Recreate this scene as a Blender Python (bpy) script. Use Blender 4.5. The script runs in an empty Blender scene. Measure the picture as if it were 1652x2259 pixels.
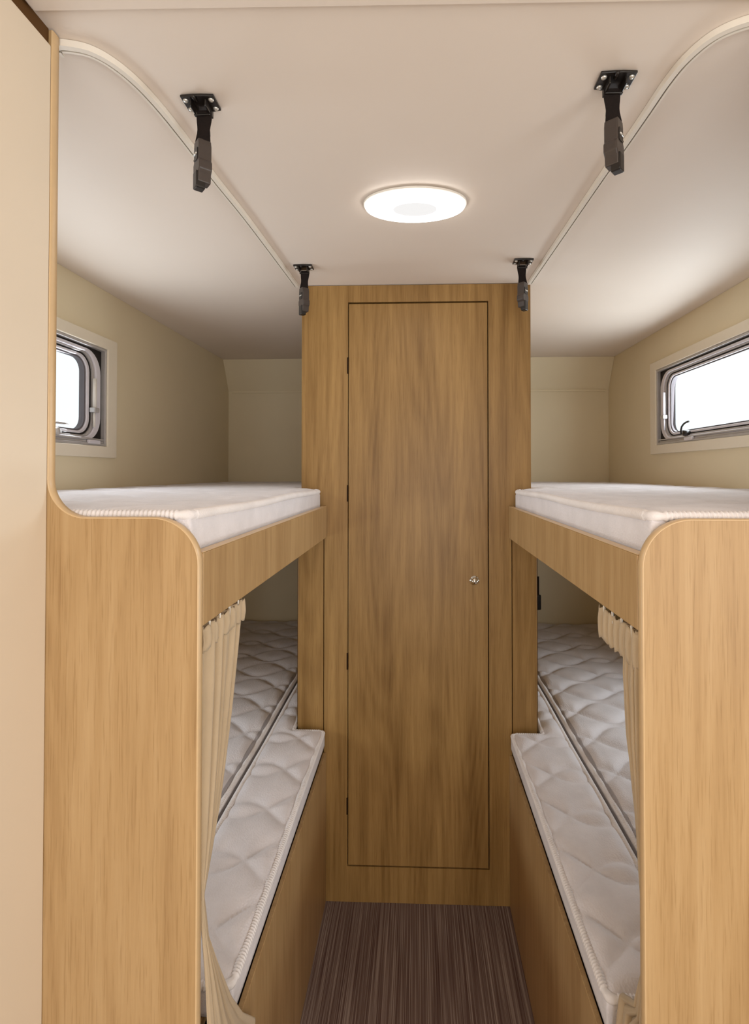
import bpy, bmesh, math, random
from mathutils import Vector, Matrix

random.seed(7)
PI = math.pi
scene = bpy.context.scene
COL = scene.collection

# ------------------------------------------------------------------ camera
YAW, PITCH, FPX, W_PX = math.radians(2.0), math.radians(0.8), 1150.0, 1652.0
fw = Vector((-math.sin(YAW) * math.cos(PITCH), math.cos(YAW) * math.cos(PITCH), math.sin(PITCH)))
rt = Vector((math.cos(YAW), math.sin(YAW), 0))
up = rt.cross(fw)
cam_d = bpy.data.cameras.new('camera')
cam = bpy.data.objects.new('camera', cam_d)
COL.objects.link(cam)
m = Matrix((rt, up, -fw)).transposed().to_4x4()
m.translation = Vector((0, 0, 1.354))
cam.matrix_world = m
cam_d.sensor_fit = 'HORIZONTAL'
cam_d.sensor_width = 36.0
cam_d.lens = 36.0 * FPX / W_PX
cam_d.shift_x, cam_d.shift_y = -0.03259, -0.06269
cam_d.clip_start = 0.02
scene.camera = cam

# ------------------------------------------------------------------ view, world, daylight, added fill
vs = scene.view_settings
scene.display_settings.display_device = 'sRGB'
vs.view_transform = 'Standard'
vs.look = 'None'
vs.gamma = 1.0
vs.use_curve_mapping = False
vs.exposure = -0.30
world = bpy.data.worlds.new('overcast_daylight')
scene.world = world
world.use_nodes = True
bg = world.node_tree.nodes['Background']
bg.inputs[0].default_value = (0.93, 0.97, 1.0, 1)
bg.inputs[1].default_value = 1.6


def area(name, loc, direction, sx, sy, energy, color):
    d = bpy.data.lights.new(name, 'AREA')
    d.shape = 'RECTANGLE'
    d.size, d.size_y = sx, sy
    d.energy = energy
    d.color = color
    o = bpy.data.objects.new(name, d)
    o.location = loc
    o.rotation_euler = Vector(direction).to_track_quat('-Z', 'Y').to_euler()
    COL.objects.link(o)
    return o


DAY = (0.90, 0.95, 1.0)
area('daylight_left', (-1.13, 1.235, 1.60), (1, -0.30, 0.05), 0.80, 0.28, 6.3, DAY)
area('daylight_right', (1.12, 1.79, 1.63), (-1, -0.20, 0.05), 0.80, 0.28, 10.0, DAY)
area('daylight_left_low', (-1.13, 1.235, 0.86), (1, 0, 0.0), 0.80, 0.25, 6.5, DAY)
area('daylight_right_low', (1.12, 1.60, 0.86), (-1, 0, 0.0), 0.80, 0.25, 7.0, DAY)
area('fill_living', (0.26, -1.64, 1.10), (0, 1, 0.02), 1.1, 1.5, 25.0, (0.98, 0.985, 1.0))  # unseen area light added behind the viewpoint to brighten the end panels
area('fill_side', (1.10, -0.45, 1.15), (-1, 0.1, 0), 0.95, 0.9, 11.0, (1.0, 0.99, 0.98))  # area light added out of view to brighten the cream partition

# ------------------------------------------------------------------ materials


class Mat:
    def __init__(self, name):
        self.m = bpy.data.materials.new(name)
        self.m.use_nodes = True
        self.t = self.m.node_tree
        self.b = self.t.nodes['Principled BSDF']
        self.out = self.t.nodes['Material Output']

    def n(self, kind, **kw):
        nd = self.t.nodes.new(kind)
        for k, v in kw.items():
            if k in nd.inputs.keys():
                nd.inputs[k].default_value = v
            else:
                setattr(nd, k, v)
        return nd

    def l(self, a, b):
        self.t.links.new(a, b)

    def coords(self, scale):
        tc = self.n('ShaderNodeTexCoord')
        mp = self.n('ShaderNodeMapping')
        mp.inputs['Scale'].default_value = scale
        self.l(tc.outputs['Object'], mp.inputs['Vector'])
        return mp.outputs['Vector']

    def ramp(self, fac, stops):
        r = self.n('ShaderNodeValToRGB')
        e = r.color_ramp.elements
        while len(e) < len(stops):
            e.new(0.5)
        for i, (p, c) in enumerate(stops):
            e[i].position = p
            e[i].color = (*c, 1)
        self.l(fac, r.inputs['Fac'])
        return r.outputs['Color']

    def bump(self, height, strength, dist):
        bp = self.n('ShaderNodeBump', Strength=strength, Distance=dist)
        self.l(height, bp.inputs['Height'])
        self.l(bp.outputs['Normal'], self.b.inputs['Normal'])

    def mix(self, a, b, fac, mode='MIX'):
        x = self.n('ShaderNodeMix', data_type='RGBA', blend_type=mode)
        for sock, val in ((0, fac), (6, a), (7, b)):
            if isinstance(val, (int, float)):
                x.inputs[sock].default_value = val
            elif isinstance(val, tuple):
                x.inputs[sock].default_value = (*val, 1)
            else:
                self.l(val, x.inputs[sock])
        return x.outputs[2]


def srgb(r, g, b):
    def f(c):
        c /= 255.0
        return c / 12.92 if c <= 0.04045 else ((c + 0.055) / 1.055) ** 2.4
    return (f(r), f(g), f(b))


def plain(name, col, rough=0.5, metal=0.0, spec=0.5, var=0.04, scale=30):
    M = Mat(name)
    nz = M.n('ShaderNodeTexNoise', Scale=scale, Detail=3.0)
    M.l(M.coords((1, 1, 1)), nz.inputs['Vector'])
    lo = tuple(c * (1 - var) for c in col)
    hi = tuple(min(1, c * (1 + var)) for c in col)
    M.l(M.ramp(nz.outputs['Fac'], [(0.3, lo), (0.7, hi)]), M.b.inputs['Base Color'])
    M.b.inputs['Roughness'].default_value = rough
    M.b.inputs['Metallic'].default_value = metal
    M.b.inputs['Specular IOR Level'].default_value = spec
    return M.m


def wood(name, dark, mid, light, contrast=1.0, rough=0.42):
    M = Mat(name)
    n0 = M.n('ShaderNodeTexNoise', Scale=1.0, Detail=2.0, Roughness=0.5, Distortion=0.8)
    M.l(M.coords((9, 9, 0.75)), n0.inputs['Vector'])
    n1 = M.n('ShaderNodeTexNoise', Scale=1.0, Detail=4.0, Roughness=0.6, Distortion=0.5)
    M.l(M.coords((34, 34, 1.5)), n1.inputs['Vector'])
    n2 = M.n('ShaderNodeTexNoise', Scale=1.0, Detail=5.0, Roughness=0.7)
    M.l(M.coords((190, 190, 5.0)), n2.inputs['Vector'])
    n3 = M.n('ShaderNodeTexNoise', Scale=1.0, Detail=2.0, Roughness=0.5)
    M.l(M.coords((520, 520, 16)), n3.inputs['Vector'])
    # cathedral figure: contour bands of a slow, vertically drawn-out field
    nf = M.n('ShaderNodeTexNoise', Scale=1.0, Detail=1.0, Roughness=0.4)
    M.l(M.coords((5.5, 5.5, 0.55)), nf.inputs['Vector'])
    fm = M.n('ShaderNodeMath', operation='MULTIPLY')
    M.l(nf.outputs['Fac'], fm.inputs[0]); fm.inputs[1].default_value = 120.0
    fs = M.n('ShaderNodeMath', operation='SINE')
    M.l(fm.outputs[0], fs.inputs[0])
    acc = None
    for sock, wgt, cen in ((n0.outputs['Fac'], 0.75, 0.5), (n1.outputs['Fac'], 0.75, 0.5), (n2.outputs['Fac'], 0.55, 0.5), (fs.outputs[0], 0.05, 0.0)):
        md = M.n('ShaderNodeMath', operation='MULTIPLY_ADD')
        M.l(sock, md.inputs[0])
        md.inputs[1].default_value = wgt * contrast
        if acc is None:
            md.inputs[2].default_value = 0.5 - contrast * (0.75 + 0.75 + 0.55) * 0.5
        else:
            M.l(acc, md.inputs[2])
        acc = md.outputs[0]
    M.l(M.ramp(acc, [(0.22, dark), (0.5, mid), (0.78, light)]), M.b.inputs['Base Color'])
    pores = M.ramp(n3.outputs['Fac'], [(0.32, (0.80, 0.76, 0.70)), (0.44, (1, 1, 1))])
    c0 = M.b.inputs['Base Color'].links[0].from_socket
    M.l(M.mix(c0, pores, 0.7, 'MULTIPLY'), M.b.inputs['Base Color'])
    M.b.inputs['Roughness'].default_value = rough
    M.b.inputs['Specular IOR Level'].default_value = 0.35
    M.bump(n3.outputs['Fac'], 0.12, 0.0006)
    return M.m


def fabric(name, col, weave=700, strength=0.35, rough=0.9):
    M = Mat(name)
    nz = M.n('ShaderNodeTexNoise', Scale=18.0, Detail=4.0)
    M.l(M.coords((1, 1, 1)), nz.inputs['Vector'])
    M.l(M.ramp(nz.outputs['Fac'], [(0.3, tuple(c * 0.93 for c in col)), (0.7, tuple(min(1, c * 1.04) for c in col))]),
        M.b.inputs['Base Color'])
    vo = M.n('ShaderNodeTexVoronoi', Scale=float(weave))
    M.l(M.coords((1, 0.7, 1)), vo.inputs['Vector'])
    M.bump(vo.outputs['Distance'], strength, 0.0012)
    M.b.inputs['Roughness'].default_value = rough
    M.b.inputs['Specular IOR Level'].default_value = 0.15
    M.b.inputs['Sheen Weight'].default_value = 0.15
    return M.m


def carpet(name):
    M = Mat(name)
    n1 = M.n('ShaderNodeTexNoise', Scale=1.0, Detail=1.0)
    M.l(M.coords((420, 3.0, 1)), n1.inputs['Vector'])
    n2 = M.n('ShaderNodeTexNoise', Scale=1.0, Detail=3.0)
    M.l(M.coords((210, 1.8, 1)), n2.inputs['Vector'])
    mx = M.n('ShaderNodeMath', operation='MULTIPLY_ADD')
    M.l(n1.outputs['Fac'], mx.inputs[0]); mx.inputs[1].default_value = 1.0
    M.l(n2.outputs['Fac'], mx.inputs[2])
    sc = M.n('ShaderNodeMath', operation='MULTIPLY')
    M.l(mx.outputs[0], sc.inputs[0]); sc.inputs[1].default_value = 0.5
    M.l(M.ramp(sc.outputs[0], [(0.36, srgb(84, 62, 56)), (0.5, srgb(120, 100, 92)), (0.64, srgb(166, 150, 140))]),
        M.b.inputs['Base Color'])
    M.b.inputs['Roughness'].default_value = 0.85
    M.b.inputs['Specular IOR Level'].default_value = 0.15
    M.bump(n1.outputs['Fac'], 0.6, 0.0015)
    return M.m


def emit(name, col, strength):
    M = Mat(name)
    M.b.inputs['Base Color'].default_value = (0.02, 0.02, 0.02, 1)
    M.b.inputs['Emission Color'].default_value = (*col, 1)
    M.b.inputs['Emission Strength'].default_value = strength
    return M.m


def pane_mat(name):
    M = Mat(name)
    tr = M.n('ShaderNodeBsdfTransparent')
    tr.inputs['Color'].default_value = (0.95, 0.97, 0.97, 1)
    gl = M.n('ShaderNodeBsdfGlossy', Roughness=0.05)
    mx = M.n('ShaderNodeMixShader')
    mx.inputs[0].default_value = 0.05
    M.l(tr.outputs[0], mx.inputs[1]); M.l(gl.outputs[0], mx.inputs[2])
    M.l(mx.outputs[0], M.out.inputs['Surface'])
    return M.m


CEIL = plain('ceiling_laminate', srgb(236, 224, 212), 0.55, spec=0.3, var=0.012, scale=4)
WALL = plain('wall_laminate', srgb(233, 219, 187), 0.6, spec=0.3, var=0.015, scale=5)
CREAM = plain('cream_partition_laminate', srgb(230, 215, 194), 0.45, spec=0.35, var=0.012, scale=4)
TRIM = plain('window_surround_plastic', srgb(240, 230, 210), 0.5, var=0.01)
WOOD = wood('oak_laminate', srgb(150, 115, 73), srgb(180, 146, 101), srgb(198, 166, 122), 0.6)
WOODW = wood('oak_laminate_wardrobe', srgb(118, 84, 38), srgb(155, 119, 68), srgb(180, 142, 86), 0.75)
BAND = plain('oak_edge_band', srgb(212, 180, 136), 0.35, var=0.03, scale=60)
DARK = plain('dark_gap', srgb(44, 28, 14), 0.8, spec=0.1)
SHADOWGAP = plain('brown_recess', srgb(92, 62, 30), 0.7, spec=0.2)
FAB = fabric('mattress_quilted_cotton', srgb(231, 226, 229), 300, 0.5)
FABS = fabric('mattress_border_cotton', srgb(236, 231, 232), 900, 0.2)
PIPE = fabric('mattress_overlock_tape', srgb(238, 232, 231), 900, 0.2)
CURT = fabric('curtain_cotton', srgb(190, 168, 138), 1200, 0.15)
CARPET = carpet('striped_carpet')
TRACK = plain('track_plastic', srgb(238, 230, 217), 0.4, var=0.01)
GROOVE = plain('track_groove', srgb(120, 110, 104), 0.6)
BLACK = plain('black_plastic', srgb(30, 25, 22), 0.35, spec=0.5, var=0.15)
WEB = plain('black_webbing', srgb(28, 20, 17), 0.75, spec=0.2, var=0.25, scale=300)
BUCK = plain('grey_buckle_plastic', srgb(66, 57, 52), 0.35, var=0.08)
STEEL = plain('screw_steel', srgb(215, 212, 205), 0.3, metal=0.6, var=0.02)
CHROME = plain('chrome', srgb(225, 222, 214), 0.08, metal=1.0, var=0.01)
ALU = plain('window_aluminium', srgb(196, 192, 190), 0.35, metal=0.25, var=0.04)
SASH = plain('window_sash_grey', srgb(222, 218, 224), 0.3, var=0.02)
SEALG = plain('window_seal_grey', srgb(104, 99, 102), 0.6, spec=0.2)
SEAL = plain('window_seal_black', srgb(42, 38, 36), 0.6, spec=0.2)
PANE = pane_mat('acrylic_pane')
LAMP = emit('lamp_diffuser', (1.0, 0.96, 0.91), 10.0)
LAMPC = emit('lamp_centre', (1.0, 0.99, 0.98), 1.10)
WHITE = plain('white_plastic', srgb(232, 226, 216), 0.4, var=0.01)

# ------------------------------------------------------------------ mesh helpers


def link(name, bm, mat, parent=None, smooth=False, bevel=0.0):
    bmesh.ops.recalc_face_normals(bm, faces=bm.faces)
    me = bpy.data.meshes.new(name)
    bm.to_mesh(me)
    bm.free()
    if smooth:
        me.polygons.foreach_set('use_smooth', [True] * len(me.polygons))
    me.materials.append(mat)
    o = bpy.data.objects.new(name, me)
    COL.objects.link(o)
    if parent is not None:
        o.parent = parent
        o.matrix_parent_inverse = Matrix.Translation(-Vector(parent.location))
    if bevel:
        b = o.modifiers.new('bevel', 'BEVEL')
        b.width = bevel
        b.segments = 2
        b.limit_method = 'ANGLE'
    return o


def thing(name, label, cat, loc, group=None):
    o = bpy.data.objects.new(name, None)
    o.location = loc
    o.empty_display_size = 0.05
    COL.objects.link(o)
    tag(o, label, cat, group)
    return o


def tag(o, label, cat, group=None):
    o['label'] = label
    o['category'] = cat
    if group:
        o['group'] = group
    return o


def struct(o, label=None, cat=None):
    o['kind'] = 'structure'
    if label:
        o['label'] = label
        o['category'] = cat
    return o


def box(bm, x0, x1, y0, y1, z0, z1):
    x0, x1 = min(x0, x1), max(x0, x1)
    v = [bm.verts.new(p) for p in ((x0, y0, z0), (x1, y0, z0), (x1, y1, z0), (x0, y1, z0),
                                   (x0, y0, z1), (x1, y0, z1), (x1, y1, z1), (x0, y1, z1))]
    for f in ((0, 3, 2, 1), (4, 5, 6, 7), (0, 1, 5, 4), (1, 2, 6, 5), (2, 3, 7, 6), (3, 0, 4, 7)):
        bm.faces.new([v[i] for i in f])
    return bm


def boxes(*bb):
    bm = bmesh.new()
    for b in bb:
        box(bm, *b)
    return bm


def prism(pts, fn0, fn1, bm=None):
    """polygon pts (a, b) -> fn0 / fn1 give the two caps"""
    bm = bm or bmesh.new()
    A = [bm.verts.new(fn0(p)) for p in pts]
    B = [bm.verts.new(fn1(p)) for p in pts]
    bm.faces.new(A)
    bm.faces.new(list(reversed(B)))
    n = len(pts)
    for i in range(n):
        j = (i + 1) % n
        bm.faces.new((A[j], A[i], B[i], B[j]))
    return bm


def arc(cx, cy, r, a0, a1, n=10):
    return [(cx + r * math.cos(math.radians(a0 + (a1 - a0) * i / n)),
             cy + r * math.sin(math.radians(a0 + (a1 - a0) * i / n))) for i in range(n + 1)]


def roundrect(a0, a1, b0, b1, r, n=8):
    r = max(r, 1e-4)
    return (arc(a1 - r, b1 - r, r, 0, 90, n) + arc(a0 + r, b1 - r, r, 90, 180, n)
            + arc(a0 + r, b0 + r, r, 180, 270, n) + arc(a1 - r, b0 + r, r, 270, 360, n))


def ring(outer, inner, f, d0, d1, bm=None):
    """closed ring between two outlines of equal length, extruded d0..d1; f(a, b, d) -> xyz"""
    bm = bm or bmesh.new()
    n = len(outer)
    V = [[bm.verts.new(f(p[0], p[1], d)) for p in loop] for loop, d in
         ((outer, d0), (inner, d0), (inner, d1), (outer, d1))]
    for i in range(n):
        j = (i + 1) % n
        for k in range(4):
            a, b = V[k], V[(k + 1) % 4]
            bm.faces.new((a[i], a[j], b[j], b[i]))
    return bm


def tube(bm, path, r, seg=8, closed=False, radii=None, flat=1.0):
    path = [Vector(p) for p in path]
    n = len(path)
    rings = []
    for i, p in enumerate(path):
        a = path[(i - 1) % n] if (closed or i > 0) else p
        b = path[(i + 1) % n] if (closed or i < n - 1) else p
        t = (b - a).normalized()
        ref = Vector((0, 0, 1)) if abs(t.z) < 0.9 else Vector((0, 1, 0))
        u = t.cross(ref).normalized()
        w = u.cross(t).normalized()
        rr = radii[i] if radii else r
        rings.append([bm.verts.new(p + u * rr * math.cos(2 * PI * k / seg) + w * rr * flat * math.sin(2 * PI * k / seg))
                      for k in range(seg)])
    for i in range(n if closed else n - 1):
        A, B = rings[i], rings[(i + 1) % n]
        for k in range(seg):
            j = (k + 1) % seg
            bm.faces.new((A[k], A[j], B[j], B[k]))
    if not closed:
        bm.faces.new(list(reversed(rings[0])))
        bm.faces.new(rings[-1])
    return bm


def lathe(bm, profile, f, n=32):
    """profile [(r, h)], f(rcos, rsin, h) -> xyz"""
    R = []
    for r, h in profile:
        if r < 1e-6:
            R.append([bm.verts.new(f(0, 0, h))])
        else:
            R.append([bm.verts.new(f(r * math.cos(2 * PI * k / n), r * math.sin(2 * PI * k / n), h)) for k in range(n)])
    for A, B in zip(R[:-1], R[1:]):
        for k in range(n):
            j = (k + 1) % n
            if len(A) == 1:
                bm.faces.new((A[0], B[j], B[k]))
            elif len(B) == 1:
                bm.faces.new((A[k], A[j], B[0]))
            else:
                bm.faces.new((A[k], A[j], B[j], B[k]))
    return bm


# ------------------------------------------------------------------ dimensions
XL, XR = -1.03, 1.02            # inner faces of the side walls
YP = 0.680                      # front face of the bunk end panels
TP = 0.014
YW = 1.655                      # wardrobe front
YB = 2.81                       # back wall
ZC = 1.954                      # ceiling
WT = 0.035


def wall_x(s):
    return XL if s < 0 else XR


# ------------------------------------------------------------------ room shell
struct(link('floor', boxes((-1.1, 1.1, -1.7, YB + 0.06, -0.04, 0.0)), CARPET),
       'dark brown striped carpet floor of the aisle', 'floor')
struct(link('ceiling', boxes((-1.1, 1.1, -1.7, YB + 0.06, ZC, ZC + 0.04)), CEIL),
       'pale cream ceiling over the bunks', 'ceiling')
struct(link('trim_1', prism([(-0.492, 0.540), (1.018, 0.590), (1.018, 0.672), (-0.492, 0.646)], lambda q: (q[0], q[1], ZC - 0.006), lambda q: (q[0], q[1], ZC - 0.0005)), CEIL),
       'cream ceiling joint strip ahead of the bunks', 'trim')

# window openings: (y near, y far, z low, z high)
WIN = {-1: ((0.785, 1.685, 1.438, 1.760), (0.785, 1.685, 0.720, 1.000)),
       1: ((1.345, 2.245, 1.468, 1.788), (1.150, 2.050, 0.720, 1.000))}


def side_wall(name, s, label):
    x0, x1 = wall_x(s), wall_x(s) + s * WT
    top = ZC - 0.0005
    up_, lo_ = WIN[s]
    holes = [up_, lo_] + ([(-0.95, 0.05, 0.68, 1.62)] if s > 0 else [])  # unseen living-area hole, added to pass the side fill light
    ys = sorted({-1.7, YB + 0.06} | {h[0] for h in holes} | {h[1] for h in holes})
    bm = bmesh.new()
    for ya, yb in zip(ys[:-1], ys[1:]):
        mid = (ya + yb) / 2
        z = 0.0
        for h in sorted((h for h in holes if h[0] < mid < h[1]), key=lambda h: h[2]):
            box(bm, x0, x1, ya, yb, z, h[2])
            z = h[3]
        box(bm, x0, x1, ya, yb, z, top)
    struct(link(name, bm, WALL), label, 'wall')


side_wall('wall_left', -1, 'beige left side wall of the caravan')
side_wall('wall_right', 1, 'beige right side wall of the caravan')

bm = bmesh.new()
prof = [(YB, 0.0), (YB, 1.795), (YB - 0.085, ZC - 0.0008), (YB + 0.05, ZC - 0.0008), (YB + 0.05, 0.0)]
prism(prof, lambda p: (XL + 0.0005, p[0], p[1]), lambda p: (XR - 0.0005, p[0], p[1]), bm)
struct(link('wall_back', bm, WALL), 'beige back wall behind the wardrobe, leaning inward near the ceiling', 'wall')
for i, (xa, xb) in enumerate(((XL + 0.02, -0.37), (0.37, XR - 0.02))):
    struct(link('trim_%d' % (2 + i), boxes((xa, xb, YB - 0.005, YB - 0.0005, 1.785, 1.797)), WALL, bevel=0.002),
           'thin beige joint strip across the back wall, %s of the wardrobe' % ('left', 'right')[i], 'trim')

# living area behind the viewpoint: end wall with an opening added for the fill light
bm = boxes((-1.03, -0.30, -1.70, -1.66, 0, ZC - 0.0005), (0.82, 1.02, -1.70, -1.66, 0, ZC - 0.0005),
           (-0.30, 0.82, -1.70, -1.66, 0, 0.34), (-0.30, 0.82, -1.70, -1.66, 1.88, ZC - 0.0005))
struct(link('wall_front', bm, WALL), 'beige end wall of the living area', 'wall')

XPART = -0.4935
struct(link('wall_partition', boxes((-0.53, XPART, -1.65, YP - 0.0006, 0.0, 1.930)), CREAM, bevel=0.0015),
       'smooth cream partition wall at the left edge, in front of the left bunk', 'wall')
struct(link('trim_4', boxes((-0.53, XPART - 0.004, -1.65, YP - 0.0006, 1.9305, ZC - 0.0005)), SHADOWGAP),
       'brown wooden strip between the cream partition and the ceiling', 'trim')


# ------------------------------------------------------------------ windows
def child(o, parent, root):
    o.parent = parent          # the parent part sits at the world origin, so no offset is needed
    return o


def make_window(name, s, rect, label):
    y0, y1, z0, z1 = rect
    xw = wall_x(s)

    def f(a, b, d):                      # a along the wall, b up, d outward from the inner wall face
        return (xw + s * d, a, b)

    t = bpy.data.objects.new(name, None)
    t.location = (xw, (y0 + y1) / 2, z0)
    COL.objects.link(t)
    struct(t, label, 'window')
    N = 8
    link('surround', ring(roundrect(y0 - 0.052, y1 + 0.052, z0 - 0.036, z1 + 0.036, 0.004, N),
                          roundrect(y0 + 0.001, y1 - 0.001, z0 + 0.001, z1 - 0.001, 0.002, N), f, -0.010, -0.0005),
         TRIM, t, bevel=0.003)
    link('frame', ring(roundrect(y0 + 0.0015, y1 - 0.0015, z0 + 0.0015, z1 - 0.0015, 0.002, N),
                       roundrect(y0 + 0.010, y1 - 0.010, z0 + 0.010, z1 - 0.010, 0.002, N), f, -0.006, 0.030),
         ALU, t, bevel=0.0015)
    def rr(da, db, r):
        return roundrect(y0 + da, y1 - da, z0 + db, z1 - db, r, N)

    link('gasket', ring(roundrect(y0 + 0.0105, y1 - 0.0105, z0 + 0.0105, z1 - 0.0105, 0.002, N), rr(0.020, 0.016, 0.075), f, 0.008, 0.0215), SEAL, t)
    link('sash', ring(rr(0.0205, 0.0165, 0.075), rr(0.047, 0.027, 0.060), f, 0.002, 0.0215), SASH, t, bevel=0.003)
    link('seal', ring(rr(0.0475, 0.0275, 0.060), rr(0.058, 0.032, 0.055), f, 0.007, 0.0215), ALU, t, bevel=0.001)
    link('groove', ring(rr(0.0585, 0.0325, 0.055), rr(0.066, 0.036, 0.052), f, 0.012, 0.0215), SEAL, t)
    link('pane_edge', ring(rr(0.0665, 0.0365, 0.052), rr(0.080, 0.045, 0.044), f, 0.010, 0.0215), SASH, t, bevel=0.003)
    link('pane_seal', ring(rr(0.0805, 0.0455, 0.044), rr(0.0865, 0.0495, 0.040), f, 0.015, 0.0215), SEALG, t)
    link('backing', ring(rr(0.0105, 0.0105, 0.002), rr(0.0862, 0.0492, 0.040), f, 0.022, 0.032), SEALG, t)
    pts = rr(0.050, 0.030, 0.055)
    link('pane', prism(pts, lambda p: f(p[0], p[1], 0.0324), lambda p: f(p[0], p[1], 0.0344)), PANE, t)
    # lower rail with its clips
    rb = boxes((xw - s * 0.001, xw - s * 0.006 + s * 0.012, y0 + 0.012, y1 - 0.012, z0 + 0.0105, z0 + 0.017),
               (xw - s * 0.004, xw + s * 0.010, y0 + 0.012, y1 - 0.012, z0 + 0.019, z0 + 0.024))
    link('lower_rail', rb, ALU, t, bevel=0.001)
    far = 0.235
    for yy, sg in ((y1 - far, 1), (y0 + far, -1)):
        yc = yy - 0.03 if s > 0 else yy + sg * 0.165
        link('clip', boxes((xw - s * 0.012, xw - s * 0.0015, yc - 0.028, yc + 0.028, z0 + 0.006, z0 + 0.018)), SASH, t, bevel=0.002)
        b = bmesh.new()
        lathe(b, [(0.0, -0.012), (0.010, -0.011), (0.012, -0.004), (0.012, 0.009), (0.0, 0.009)],
              lambda x, y, h, yy=yy: f(yy + x, z0 + 0.034 + y, h), 16)
        hw = BLACK if s > 0 else ALU
        lt = link('latch', b, hw, t, smooth=True)
        b = bmesh.new()
        if s > 0:
            pth = [(0.022, 0.030), (0.024, 0.046), (0.018, 0.060), (0.004, 0.069), (-0.014, 0.074), (-0.034, 0.076)]
        else:
            pth = [(-0.050, 0.030), (-0.040, 0.046), (-0.026, 0.056), (-0.005, 0.058), (0.020, 0.058), (0.040, 0.058)]
        tube(b, [f(yy + sg * p, z0 + q, -0.009) for p, q in pth], 0.0036, 8)
        child(link('lever', b, hw, None, smooth=True), lt, t)
    for yy in (y1 - 0.060, y0 + 0.060):
        b = bmesh.new()
        tube(b, [f(yy, z0 + 0.115, -0.002), f(yy, z0 + 0.215, -0.002)], 0.0062, 10)
        tube(b, [f(yy, z0 + 0.060, -0.001), f(yy, z0 + 0.118, -0.001)], 0.0036, 8)
        st = link('stay', b, WHITE if s < 0 else SASH, t, smooth=True)
        k = link('stay_knob', boxes((xw - s * 0.012, xw + s * 0.007, yy - 0.013, yy + 0.013, z0 + 0.106, z0 + 0.122)), ALU, None, bevel=0.003)
        k.parent = st
    return t


make_window('window_1', -1, WIN[-1][0], 'grey framed caravan window in the left side wall above the upper bunk')
make_window('window_2', 1, WIN[1][0], 'grey framed caravan window in the right side wall above the upper bunk')
make_window('window_3', -1, WIN[-1][1], 'grey framed caravan window in the left side wall beside the lower bunk')
make_window('window_4', 1, WIN[1][1], 'grey framed caravan window in the right side wall beside the lower bunk')

# ------------------------------------------------------------------ wardrobe
w = thing('wardrobe', 'tall oak laminate wardrobe with one door standing between the bunks', 'wardrobe', (0, YW + 0.5, 0))
WX0, WX1 = -0.368, 0.357
link('carcass', boxes((WX0 + 0.002, WX1 - 0.002, YW + 0.022, YB - 0.008, 0.001, 1.950)), WOODW, w)
DX0, DX1, DZ0, DZ1 = -0.2185, 0.2225, 0.116, 1.893
CX0, CX1 = -0.2955, 0.2965
# face frame: full width above the upper rails, narrower between the beds
bm = boxes((WX0, DX0 - 0.0022, YW, YW + 0.018, 1.16, ZC - 0.002), (DX1 + 0.0032, WX1, YW, YW + 0.018, 1.16, ZC - 0.002),
           (CX0, DX0 - 0.0022, YW, YW + 0.018, 0.001, 1.16), (DX1 + 0.0032, CX1, YW, YW + 0.018, 0.001, 1.16),
           (DX0 - 0.0022, DX1 + 0.0032, YW, YW + 0.018, DZ1 + 0.005, ZC - 0.002),
           (DX0 - 0.0022, DX1 + 0.0032, YW, YW + 0.018, 0.001, DZ0 - 0.004))
link('face_frame', bm, WOODW, w)
for xa, xb in ((-0.380, CX0 - 0.003), (CX1 + 0.003, 0.376)):
    link('side_filler', boxes((xa, xb, YW + 0.003, YW + 0.0215, 0.40, 1.145)), WOODW, w, bevel=0.001)
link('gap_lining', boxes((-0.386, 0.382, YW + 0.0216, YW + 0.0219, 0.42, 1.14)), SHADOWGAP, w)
d = link('door', boxes((DX0, DX1, YW - 0.001, YW + 0.017, DZ0, DZ1)), WOODW, w, bevel=0.002)


for zc in (1.695, 1.287, 0.755, 0.300):
    child(link('hinge', boxes((DX0 - 0.0048, DX0 - 0.0002, YW - 0.0022, YW - 0.0004, zc - 0.026, zc + 0.026)), DARK), d, w)
bm = bmesh.new()
lathe(bm, [(0.0, 0.020), (0.006, 0.0195), (0.0095, 0.016), (0.0105, 0.011), (0.0085, 0.007), (0.0085, 0.004), (0.0145, 0.003), (0.0150, 0.0), (0.0, 0.0)],
      lambda x, y, h: (0.180 + x, YW - 0.0012 - h, 1.014 + y), 28)
k = child(link('knob', bm, CHROME, smooth=True), d, w)
k['label'] = 'round chrome door knob'
for xx, sgn in ((WX0, -1), (WX1, 1)):
    link('edge_band', boxes((xx, xx + sgn * 0.0012, YW - 0.0004, YW + 0.0185, 1.162, ZC - 0.003)), WOODW, w)


# ------------------------------------------------------------------ quilted mattresses
def quilt(x, y, ph):
    p, lam, amp = 0.170, 0.300, 0.052
    v = 1.0
    for sg in (1, -1):
        yy = y + sg * amp * math.sin(2 * PI * (x + ph) / lam) + 0.012 * math.sin(9 * x + 3 * y)
        off = (yy / p + (0.25 if sg > 0 else 0.0)) % 1.0 - 0.5
        slope = amp * 2 * PI / lam * abs(math.cos(2 * PI * (x + ph) / lam))
        dd = abs(off) * p / math.sqrt(1 + slope * slope)
        v = min(v, dd)
    return v


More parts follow.
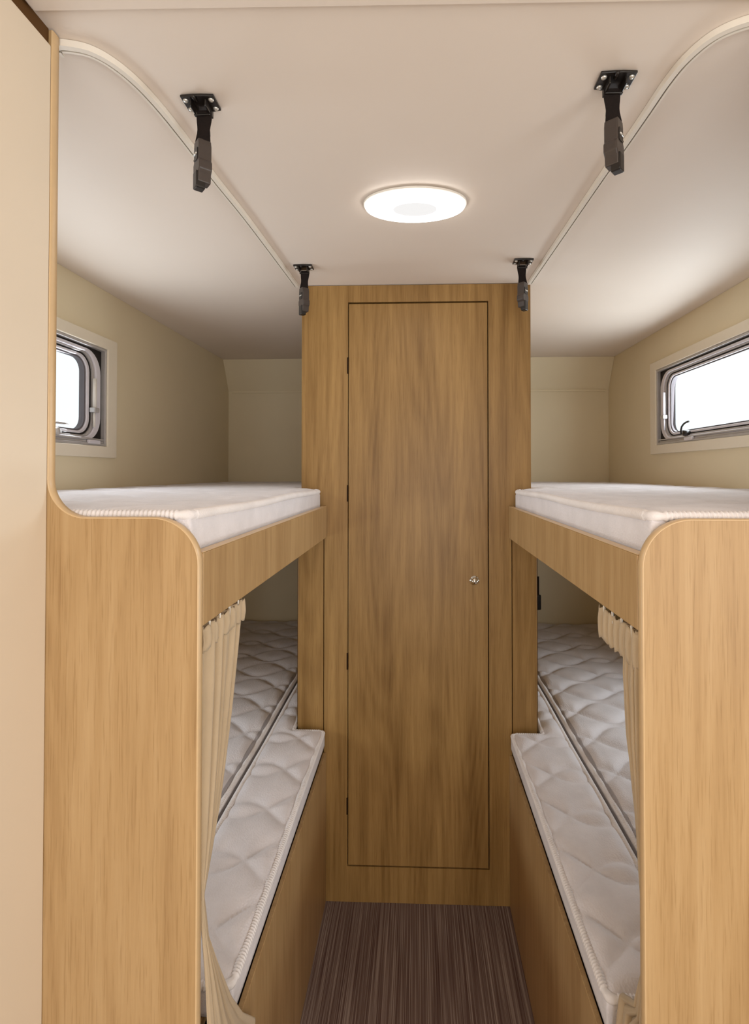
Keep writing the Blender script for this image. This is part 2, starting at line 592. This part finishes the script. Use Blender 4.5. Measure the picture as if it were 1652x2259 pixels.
def make_mattress(name, label, poly_box, notch, z0, z1, s, step, puff, group, ph=0.0, rib=True):
    """poly_box (ax0, ax1, y0, y1) in |x|; notch (ax, y): the aisle-side corner beyond y starts at ax"""
    a0, a1, y0, y1 = poly_box
    na, ny = notch

    def lines(lo, hi, brk):
        out = []
        segs = [lo] + [b for b in brk if lo < b < hi] + [hi]
        for p, q in zip(segs[:-1], segs[1:]):
            n = max(1, round((q - p) / step))
            out += [p + (q - p) * i / n for i in range(n)]
        return out + [hi]

    r = 0.016
    ax = lines(a0, a1, [a0 + 0.003, a0 + 0.008, a0 + r, na, na + 0.003, na + 0.008, na + r, a1 - r, a1 - 0.008, a1 - 0.003])
    ay = lines(y0, y1, [y0 + 0.003, y0 + 0.008, y0 + r, ny - r, ny - 0.008, ny - 0.003, ny, y1 - r, y1 - 0.008, y1 - 0.003])

    def dist(a, y):
        dd = min(a1 - a, y - y0, y1 - y)
        if y <= ny:
            dd = min(dd, a - a0)
            if a < na:
                dd = min(dd, ny - y)
            else:
                dd = min(dd, math.hypot(max(0, a - na), max(0, ny - y)) if y > ny - r and False else dd)
        else:
            dd = min(dd, a - na)
        if a >= na and y <= ny:
            dd = min(dd, max(math.hypot(a - na, ny - y), 0.0))
        return max(dd, 0.0)

    def inside(a, y):
        return y <= ny + 1e-7 or a >= na - 1e-7

    bm = bmesh.new()
    G = {}
    for i, a in enumerate(ax):
        for j, y in enumerate(ay):
            if inside(a, y):
                dd = dist(a, y)
                z = z1
                if dd < r:
                    q = (r - dd) / r
                    z = z1 - r * (1 - math.sqrt(max(0, 1 - q * q)))
                qv = quilt(a, y, ph)
                hgt = puff * (1 - math.exp(-(qv / 0.016) ** 1.1)) * min(1, dd / 0.03)
                G[i, j] = bm.verts.new((s * a, y, z + hgt))
    for i in range(len(ax) - 1):
        for j in range(len(ay) - 1):
            ks = ((i, j), (i + 1, j), (i + 1, j + 1), (i, j + 1))
            ca, cy = (ax[i] + ax[i + 1]) / 2, (ay[j] + ay[j + 1]) / 2
            if inside(ca, cy) and all(k in G for k in ks):
                bm.faces.new([G[k] for k in ks])
    bm.verts.ensure_lookup_table()
    bnd = [e for e in bm.edges if e.is_boundary]
    zb = z1 - r
    levels = [zb - (zb - z0) * q for q in (0.25, 0.5, 0.75, 1.0)]
    prev = bnd
    for lv in levels:
        res = bmesh.ops.extrude_edge_only(bm, edges=prev)
        nv = [g for g in res['geom'] if isinstance(g, bmesh.types.BMVert)]
        for v in nv:
            v.co.z = lv
        prev = [g for g in res['geom'] if isinstance(g, bmesh.types.BMEdge) and g.is_boundary]
    bmesh.ops.holes_fill(bm, edges=prev, sides=0)
    t = thing(name, label, 'mattress', (s * (a0 + a1) / 2, (y0 + y1) / 2, z0), group)
    link('quilted_cover', bm, FAB, t, smooth=True)
    # overlocked piping round the top edge
    e = -0.0035
    c = [(a0 - e, y0 - e), (a1 + e, y0 - e), (a1 + e, y1 + e), (na - e, y1 + e), (na - e, ny + e), (a0 - e, ny + e)]
    if na <= a0 + 1e-6:
        c = c[:3] + [(a0 - e, y1 + e)]
    path, radii = [], []
    stp = 0.0015
    L = 0.0
    n = len(c)
    rc = 0.014
    for i in range(n):
        P, Q, Rn = Vector(c[i]), Vector(c[(i + 1) % n]), Vector(c[(i + 2) % n])
        dirn = (Q - P).normalized()
        d2 = (Rn - Q).normalized()
        A, B = P + dirn * rc, Q - dirn * rc
        k = max(2, int((B - A).length / stp))
        path += [A + (B - A) * q / k for q in range(k + 1)]
        C = Q + d2 * rc
        path += [(B * (1 - q) + Q * q) * (1 - q) + (Q * (1 - q) + C * q) * q for q in (0.25, 0.5, 0.75)]
    for i, p in enumerate(path):
        ph2 = i % 4
        radii.append((0.0058, 0.0074, 0.0082, 0.0074)[ph2])
    bm = bmesh.new()
    zz = z1 - 0.005
    tube(bm, [(s * p[0], p[1], zz + 0.0015 * math.sin(p[1] * 11)) for p in path], 0.006, 8, True, radii)
    link('piping', bm, PIPE, t, smooth=True)
    return t


# ------------------------------------------------------------------ bunk units
PX = 0.289
RX = 0.288


def panel_outline():
    R1, R2, ZT, XI = 0.062, 0.052, 1.293, 0.4935
    path = [(PX, 0.001)] + arc(PX + R1, ZT - R1, R1, 180, 90, 14) + arc(XI - R2, ZT + R2, R2, 270, 360, 14) + [(XI, ZC - 0.002)]
    return path


def make_bunk(s, label, side):
    xw = abs(wall_x(s)) - 0.002
    t = thing('bunk_bed', label, 'bunk bed', (s * 0.65, YP, 0), None)
    path = panel_outline()
    poly = path + [(xw, ZC - 0.002), (xw, 0.001)]
    p = link('end_panel', prism(poly, lambda q: (s * q[0], YP, q[1]), lambda q: (s * q[0], YP + TP, q[1])), WOOD, t)
    # lighter edge band following the cut outline, slightly rounded
    bm = bmesh.new()
    rows = []
    n = len(path)
    for i, q in enumerate(path):
        a = Vector(path[max(0, i - 1)]); b = Vector(path[min(n - 1, i + 1)])
        tv = (b - a).normalized()
        nv = Vector((-tv.y, tv.x))            # outward (towards the opening)
        row = []
        for off, y in ((-0.0006, YP - 0.0004), (0.0003, YP - 0.0006), (0.0012, YP + 0.0010), (0.0016, YP + TP / 2), (0.0012, YP + TP - 0.001), (-0.0006, YP + TP + 0.0004)):
            row.append(bm.verts.new((s * (q[0] + nv.x * off), y, q[1] + nv.y * off)))
        rows.append(row)
    for A, B in zip(rows[:-1], rows[1:]):
        for k in range(5):
            bm.faces.new((A[k], A[k + 1], B[k + 1], B[k]))
    e = link('edge_band', bm, BAND, smooth=True)
    child(e, p, t)
    e['label'] = 'pale rounded edge strip'
    y0 = YP + TP + 0.001
    g = link('guard_rail', boxes((s * RX, s * (RX + 0.016), y0, YW - 0.003, 1.147, 1.2455)), WOOD, t, bevel=0.0015)
    child(link('edge_band', boxes((s * (RX + 0.0006), s * (RX + 0.0154), y0, YW - 0.003, 1.2457, 1.2468)), BAND), g, t)
    # upper bed board (notched round the wardrobe) and lower base
    L = [(RX + 0.017, y0), (xw, y0), (xw, YB - 0.004), (0.384, YB - 0.004), (0.384, YW - 0.004), (RX + 0.017, YW - 0.004)]
    link('upper_bed_board', prism(L, lambda q: (s * q[0], q[1], 1.178), lambda q: (s * q[0], q[1], 1.194)), WOOD, t)
    bx = 0.288
    link('base_panel', boxes((s * bx, s * (bx + 0.010), y0, YW - 0.002, 0.001, 0.468)), WOOD, t, bevel=0.001)
    L2 = [(bx + 0.050, y0), (xw, y0), (xw, YB - 0.004), (0.384, YB - 0.004), (0.384, YW - 0.004), (bx + 0.050, YW - 0.004)]
    link('lower_bed_board', prism(L2, lambda q: (s * q[0], q[1], 0.478), lambda q: (s * q[0], q[1], 0.494)), WOOD, t)
    return t


make_bunk(-1, 'oak laminate bunk bed unit with curved end panel beside the cream partition', 'left')
make_bunk(1, 'oak laminate bunk bed unit with curved end panel on the right of the aisle', 'right')

for s in (-1, 1):
    xw = abs(wall_x(s)) - 0.004
    if s < 0:
        lu = 'white quilted mattress on the upper bunk beside the cream partition'
        ll = 'grey quilted mattress on the dark lower left bunk against the side wall'
        ls = 'narrow quilted mattress strip along the aisle edge of the lower left bunk'
    else:
        lu = 'white quilted mattress on the upper bunk on the right of the wardrobe'
        ll = 'grey quilted mattress on the lower right bunk against the side wall'
        ls = 'narrow quilted mattress strip along the aisle edge of the lower right bunk'
    make_mattress('upper_mattress', lu, (0.3075, xw, 0.699, YB - 0.008), (0.388, YW - 0.010), 1.1955, 1.299, s, 0.0095, 0.006, 'upper bunk mattresses')
    make_mattress('lower_mattress', ll, (0.4735, xw, 0.702, YB - 0.008), (0.4735, 9.9), 0.4965, 0.548, s, 0.0075, 0.015, 'lower bunk mattresses', 0.05)
    make_mattress('mattress_strip', ls, (0.2905, 0.457, 0.822, YB - 0.008), (0.388, YW - 0.016), 0.4965, 0.546, s, 0.0060, 0.012, 'lower bunk mattress strips', 0.11)


# ------------------------------------------------------------------ curtains
def lerp_rows(rows, z):
    for a, b in zip(rows[:-1], rows[1:]):
        if a[0] >= z >= b[0]:
            q = (a[0] - z) / (a[0] - b[0])
            return [u + (v - u) * q for u, v in zip(a, b)]
    return rows[-1]


def make_curtain(s, rows, label, heading):
    """rows: (z, y near, y far, |x| centre, fold depth)"""
    NZ, NU, FOLDS = 110, 72, 5.0
    bm = bmesh.new()
    ztop, zbot = rows[0][0], rows[-1][0]
    V = []
    for i in range(NZ + 1):
        z = ztop + (zbot - ztop) * i / NZ
        _, ya, yb, xc, fd = lerp_rows(rows, z)
        row = []
        for j in range(NU + 1):
            u = j / NU
            ph = 2 * PI * FOLDS * (u + 0.05 * math.sin(3 * z + 4 * u)) + s
            x = xc - 0.006 * max(0.0, 0.75 - z) / 0.3 * math.sin(PI * min(1, 1.3 * u)) * (1 if s < 0 else 0) + fd * (math.sin(ph) + 0.35 * math.sin(2.3 * ph + 1.3 + 4 * z)) * (0.6 + 0.4 * math.sin(PI * u))
            y = ya + (yb - ya) * u + 0.25 * fd * math.cos(ph)
            zz = z - 0.02 * (u - 0.5) * (1 if i == NZ else 0)
            row.append(bm.verts.new((s * x, y, zz)))
        V.append(row)
    for i in range(NZ):
        for j in range(NU):
            bm.faces.new((V[i][j], V[i][j + 1], V[i + 1][j + 1], V[i + 1][j]))
    t = thing('curtain', label, 'curtain', (s * 0.30, 0.76, 0.50), None)
    o = link('cloth', bm, CURT, t, smooth=True)
    sm = o.modifiers.new('thick', 'SOLIDIFY')
    sm.thickness = 0.0016
    # gathered heading tape
    hz0, hz1, hya, hyb, hx = heading
    bm = bmesh.new()
    V = []
    for i in range(9):
        z = hz0 + (hz1 - hz0) * i / 8
        row = []
        for j in range(61):
            u = j / 60
            x = hx + 0.0035 * math.sin(2 * PI * 7 * u + s) * (0.4 + 0.6 * math.cos(PI * (i / 8 - 0.5)))
            row.append(bm.verts.new((s * x, hya + (hyb - hya) * u, z + 0.002 * math.sin(2 * PI * 9 * u + i))))
        V.append(row)
    for i in range(8):
        for j in range(60):
            bm.faces.new((V[i][j], V[i][j + 1], V[i + 1][j + 1], V[i + 1][j]))
    h = link('heading_tape', bm, CURT, t, smooth=True)
    sm = h.modifiers.new('thick', 'SOLIDIFY')
    sm.thickness = 0.0018
    # hooks
    for q in range(4):
        b = bmesh.new()
        yy = hya + (hyb - hya) * (0.15 + 0.23 * q)
        tube(b, [(s * hx, yy, hz1 - 0.012), (s * hx, yy + 0.003, hz1 + 0.004), (s * (hx + 0.001), yy, hz1 + 0.010)], 0.0016, 6)
        link('hook', b, TRACK, t, smooth=True)
    return t


make_curtain(-1, [(1.142, 0.700, 0.872, 0.2965, 0.005), (1.06, 0.700, 0.842, 0.2965, 0.007), (0.95, 0.700, 0.800, 0.296, 0.007),
                  (0.86, 0.700, 0.758, 0.295, 0.006), (0.78, 0.700, 0.706, 0.292, 0.002), (0.72, 0.700, 0.714, 0.288, 0.0015),
                  (0.662, 0.700, 0.738, 0.284, 0.0015), (0.571, 0.700, 0.782, 0.280, 0.0012), (0.50, 0.700, 0.828, 0.278, 0.0012),
                  (0.424, 0.700, 0.893, 0.277, 0.0012), (0.38, 0.700, 0.860, 0.277, 0.0012)],
             'tan curtain tied back under the upper bunk rail beside the cream partition', (1.108, 1.140, 0.700, 0.870, 0.2925))
make_curtain(1, [(1.142, 0.700, 0.755, 0.2965, 0.004), (1.07, 0.700, 0.755, 0.2965, 0.006), (0.99, 0.700, 0.742, 0.2965, 0.006),
                 (0.90, 0.700, 0.718, 0.2965, 0.004), (0.80, 0.700, 0.705, 0.296, 0.002), (0.70, 0.700, 0.706, 0.298, 0.002),
                 (0.62, 0.700, 0.740, 0.302, 0.005), (0.575, 0.702, 0.800, 0.306, 0.006), (0.50, 0.702, 0.806, 0.300, 0.006)],
             'tan curtain bunched under the upper bunk rail on the right of the aisle', (1.092, 1.140, 0.700, 0.852, 0.2925))


# ------------------------------------------------------------------ ceiling curtain tracks
def make_track(s, pts, label):
    P = [Vector((x, y)) for x, y in pts]
    # Catmull-Rom smoothing
    Q = []
    for i in range(len(P) - 1):
        p0, p1, p2, p3 = P[max(0, i - 1)], P[i], P[i + 1], P[min(len(P) - 1, i + 2)]
        for k in range(8):
            t = k / 8
            Q.append(0.5 * ((2 * p1) + (p2 - p0) * t + (2 * p0 - 5 * p1 + 4 * p2 - p3) * t * t + (3 * p1 - p0 - 3 * p2 + p3) * t ** 3))
    Q.append(P[-1])

    def sweep(o0, o1, z0, z1):
        bm = bmesh.new()
        rows = []
        for i, q in enumerate(Q):
            a, b = Q[max(0, i - 1)], Q[min(len(Q) - 1, i + 1)]
            tv = (b - a).normalized()
            nv = Vector((tv.y, -tv.x))
            if nv.x * s > 0:
                nv = -nv                       # towards the aisle
            rows.append([bm.verts.new((q.x + nv.x * o, q.y + nv.y * o, z)) for o, z in ((o0, z0), (o1, z0), (o1, z1), (o0, z1))])
        for A, B in zip(rows[:-1], rows[1:]):
            for k in range(4):
                j = (k + 1) % 4
                bm.faces.new((A[k], A[j], B[j], B[k]))
        bm.faces.new(rows[0])
        bm.faces.new(rows[-1])
        return bm

    t = thing('curtain_track', label, 'curtain track', (P[0].x, P[0].y, ZC), None)
    link('rail', sweep(0.002, 0.0105, ZC - 0.010, ZC - 0.0005), TRACK, t, bevel=0.001)
    link('groove', sweep(-0.0008, 0.0019, ZC - 0.0075, ZC - 0.0005), GROOVE, t)
    link('lip', sweep(-0.004, -0.0009, ZC - 0.0095, ZC - 0.0005), TRACK, t)
    return t


make_track(-1, [(-0.506, 0.706), (-0.488, 0.707), (-0.463, 0.716), (-0.445, 0.739), (-0.432, 0.776), (-0.424, 0.829), (-0.419, 0.905), (-0.413, 1.044), (-0.402, 1.229), (-0.388, 1.645)],
           'cream curtain track curving along the ceiling over the left bunk')
make_track(1, [(0.470, 0.697), (0.440, 0.699), (0.410, 0.718), (0.393, 0.753), (0.386, 0.797), (0.384, 0.866), (0.381, 0.959), (0.377, 1.035), (0.369, 1.290), (0.358, 1.645)],
           'cream curtain track curving along the ceiling over the right bunk')


# ------------------------------------------------------------------ hanging straps
def make_strap(cx, cy, s, label, zoff=0.0):
    t = thing('ceiling_strap', label, 'strap', (cx, cy, ZC), 'black net straps hanging from the ceiling')
    z = ZC - 0.0006
    # bracket: a flat plate with a raised loop
    pts = [(-0.027, -0.017), (-0.006, -0.0185), (0.006, -0.0185), (0.027, -0.017), (0.027, 0.017), (0.010, 0.020), (-0.010, 0.020), (-0.027, 0.017)]
    br = link('bracket', prism(pts, lambda p: (cx + p[0], cy + p[1], z - 0.004), lambda p: (cx + p[0], cy + p[1], z)), BLACK, t, bevel=0.001)
    child(link('loop', boxes((cx - 0.0135, cx - 0.0105, cy - 0.013, cy + 0.019, z - 0.016, z - 0.0045),
                             (cx + 0.0105, cx + 0.0135, cy - 0.013, cy + 0.019, z - 0.016, z - 0.0045),
                             (cx - 0.0135, cx + 0.0135, cy + 0.004, cy + 0.010, z - 0.019, z - 0.0162)), BLACK, None, bevel=0.0012), br, t)
    b = bmesh.new()
    tube(b, [(cx - 0.004, cy - 0.022, z - 0.006), (cx - 0.004, cy - 0.010, z - 0.006)], 0.003, 8)
    child(link('pin', b, BLACK, None, smooth=True), br, t)
    for dx in (-0.0205, 0.0205):
        for dy in (-0.0095, 0.0105):
            b = bmesh.new()
            lathe(b, [(0, 0.0035), (0.0026, 0.003), (0.0042, 0.0012), (0.0045, 0.0), (0, 0)],
                  lambda x, y, h, dx=dx, dy=dy: (cx + dx + x, cy + dy + y, z - 0.0042 - h), 14)
            child(link('screw', b, STEEL, None, smooth=True), br, t)
    # webbing hanging slightly askew, doubled
    b = bmesh.new()
    for off, hw, drop in ((0.0, 0.0112, 0.082), (0.0042, 0.0095, 0.062)):
        path = []
        for i in range(15):
            q = i / 14
            path.append((cx - s * 0.000 + s * (-0.003 + 0.007 * q), cy + 0.006 + off + 0.004 * math.sin(q * 2.6), z - 0.010 - drop * q))
        rows = []
        for i, p in enumerate(path):
            wv = hw * (1 + 0.10 * math.sin(i * 0.9))
            rows.append([b.verts.new((p[0] + sx * wv, p[1] + sy, p[2])) for sx, sy in ((-1, 0), (1, 0), (1, 0.0022), (-1, 0.0022))])
        for A, B in zip(rows[:-1], rows[1:]):
            for k in range(4):
                j = (k + 1) % 4
                b.faces.new((A[k], A[j], B[j], B[k]))
        b.faces.new(rows[0]); b.faces.new(rows[-1])
    link('webbing', b, WEB, t)
    # cam buckle: turned towards the bunk, grey cheek, black tongue
    ang = s * 0.85
    ca, sa = math.cos(ang), math.sin(ang)
    bx, by, bz = cx + s * 0.003, cy + 0.008, z - 0.100

    def F(a, d, h):
        return (bx + a * ca - d * sa, by + a * sa + d * ca, bz + h)

    prof = [(-0.011, 0.040), (0.010, 0.040), (0.0125, 0.030), (0.0125, 0.006), (0.0155, 0.002), (0.0155, -0.010), (0.011, -0.016),
            (0.009, -0.030), (-0.009, -0.030), (-0.011, -0.016), (-0.0155, -0.010), (-0.0155, 0.002), (-0.0125, 0.006), (-0.0125, 0.030)]
    bu = link('buckle', prism(prof, lambda p: F(p[0], -0.0075, p[1]), lambda p: F(p[0], 0.0135, p[1])), BUCK, t, bevel=0.002)
    child(link('slot', prism(roundrect(-0.0075, 0.0075, 0.006, 0.026, 0.003, 4), lambda p: F(p[0], -0.0085, p[1]), lambda p: F(p[0], -0.0076, p[1])), BLACK, None), bu, t)
    child(link('tongue', prism(roundrect(-0.0085, 0.0085, -0.040, -0.012, 0.003, 4), lambda p: F(p[0], -0.0100, p[1]), lambda p: F(p[0], 0.0050, p[1])), BLACK, None, bevel=0.0015), bu, t)
    b = bmesh.new()
    tube(b, [F(-0.006, -0.009, 0.016), F(0.006, -0.009, 0.016)], 0.0016, 8)
    child(link('bar', b, STEEL, None, smooth=True), bu, t)
    return t


make_strap(-0.349, 0.823, -1, 'black strap and buckle hanging from the ceiling nearest the cream partition')
make_strap(0.302, 0.797, 1, 'black strap and buckle hanging from the ceiling at the front of the right bunk')
make_strap(-0.330, 1.500, -1, 'small black strap hanging from the ceiling at the top left of the wardrobe')
make_strap(0.300, 1.480, 1, 'small black strap hanging from the ceiling at the top right of the wardrobe')

# strap end hanging on the back wall of the lower right bunk
t = thing('bunk_strap', 'black strap end on the back wall of the lower right bunk beside the wardrobe', 'strap', (0.640, YB - 0.004, 0.70))
link('webbing', boxes((0.628, 0.648, YB - 0.004, YB - 0.001, 0.66, 0.80)), WEB, t)
link('buckle', boxes((0.622, 0.656, YB - 0.018, YB - 0.0045, 0.625, 0.705)), BLACK, t, bevel=0.005)

# ------------------------------------------------------------------ ceiling lamp
LX, LY = -0.0045, 1.150
t = thing('ceiling_lamp', 'flat white oval ceiling lamp glowing in front of the wardrobe', 'ceiling lamp', (LX, LY, ZC))
RXL, RYL = 0.111, 0.069


def ell(x, y, h):
    return (LX + x * RXL, LY + y * RYL, ZC - 0.0006 - h)


bm = bmesh.new()
lathe(bm, [(0.0, 0.0), (0.97, 0.0), (1.03, 0.002), (1.03, 0.006), (0.985, 0.008), (0.0, 0.008)], ell, 64)
link('rim', bm, WHITE, t, smooth=False)
bm = bmesh.new()
lathe(bm, [(0.44, 0.0082), (0.98, 0.0082), (1.0, 0.010), (0.985, 0.0125), (0.9, 0.0150), (0.44, 0.0165)], ell, 64)
link('diffuser', bm, LAMP, t, smooth=True)
bm = bmesh.new()
lathe(bm, [(0.0, 0.0084), (0.435, 0.0084), (0.435, 0.0162), (0.0, 0.0166)], ell, 48)
link('centre_cap', bm, LAMPC, t, smooth=False)
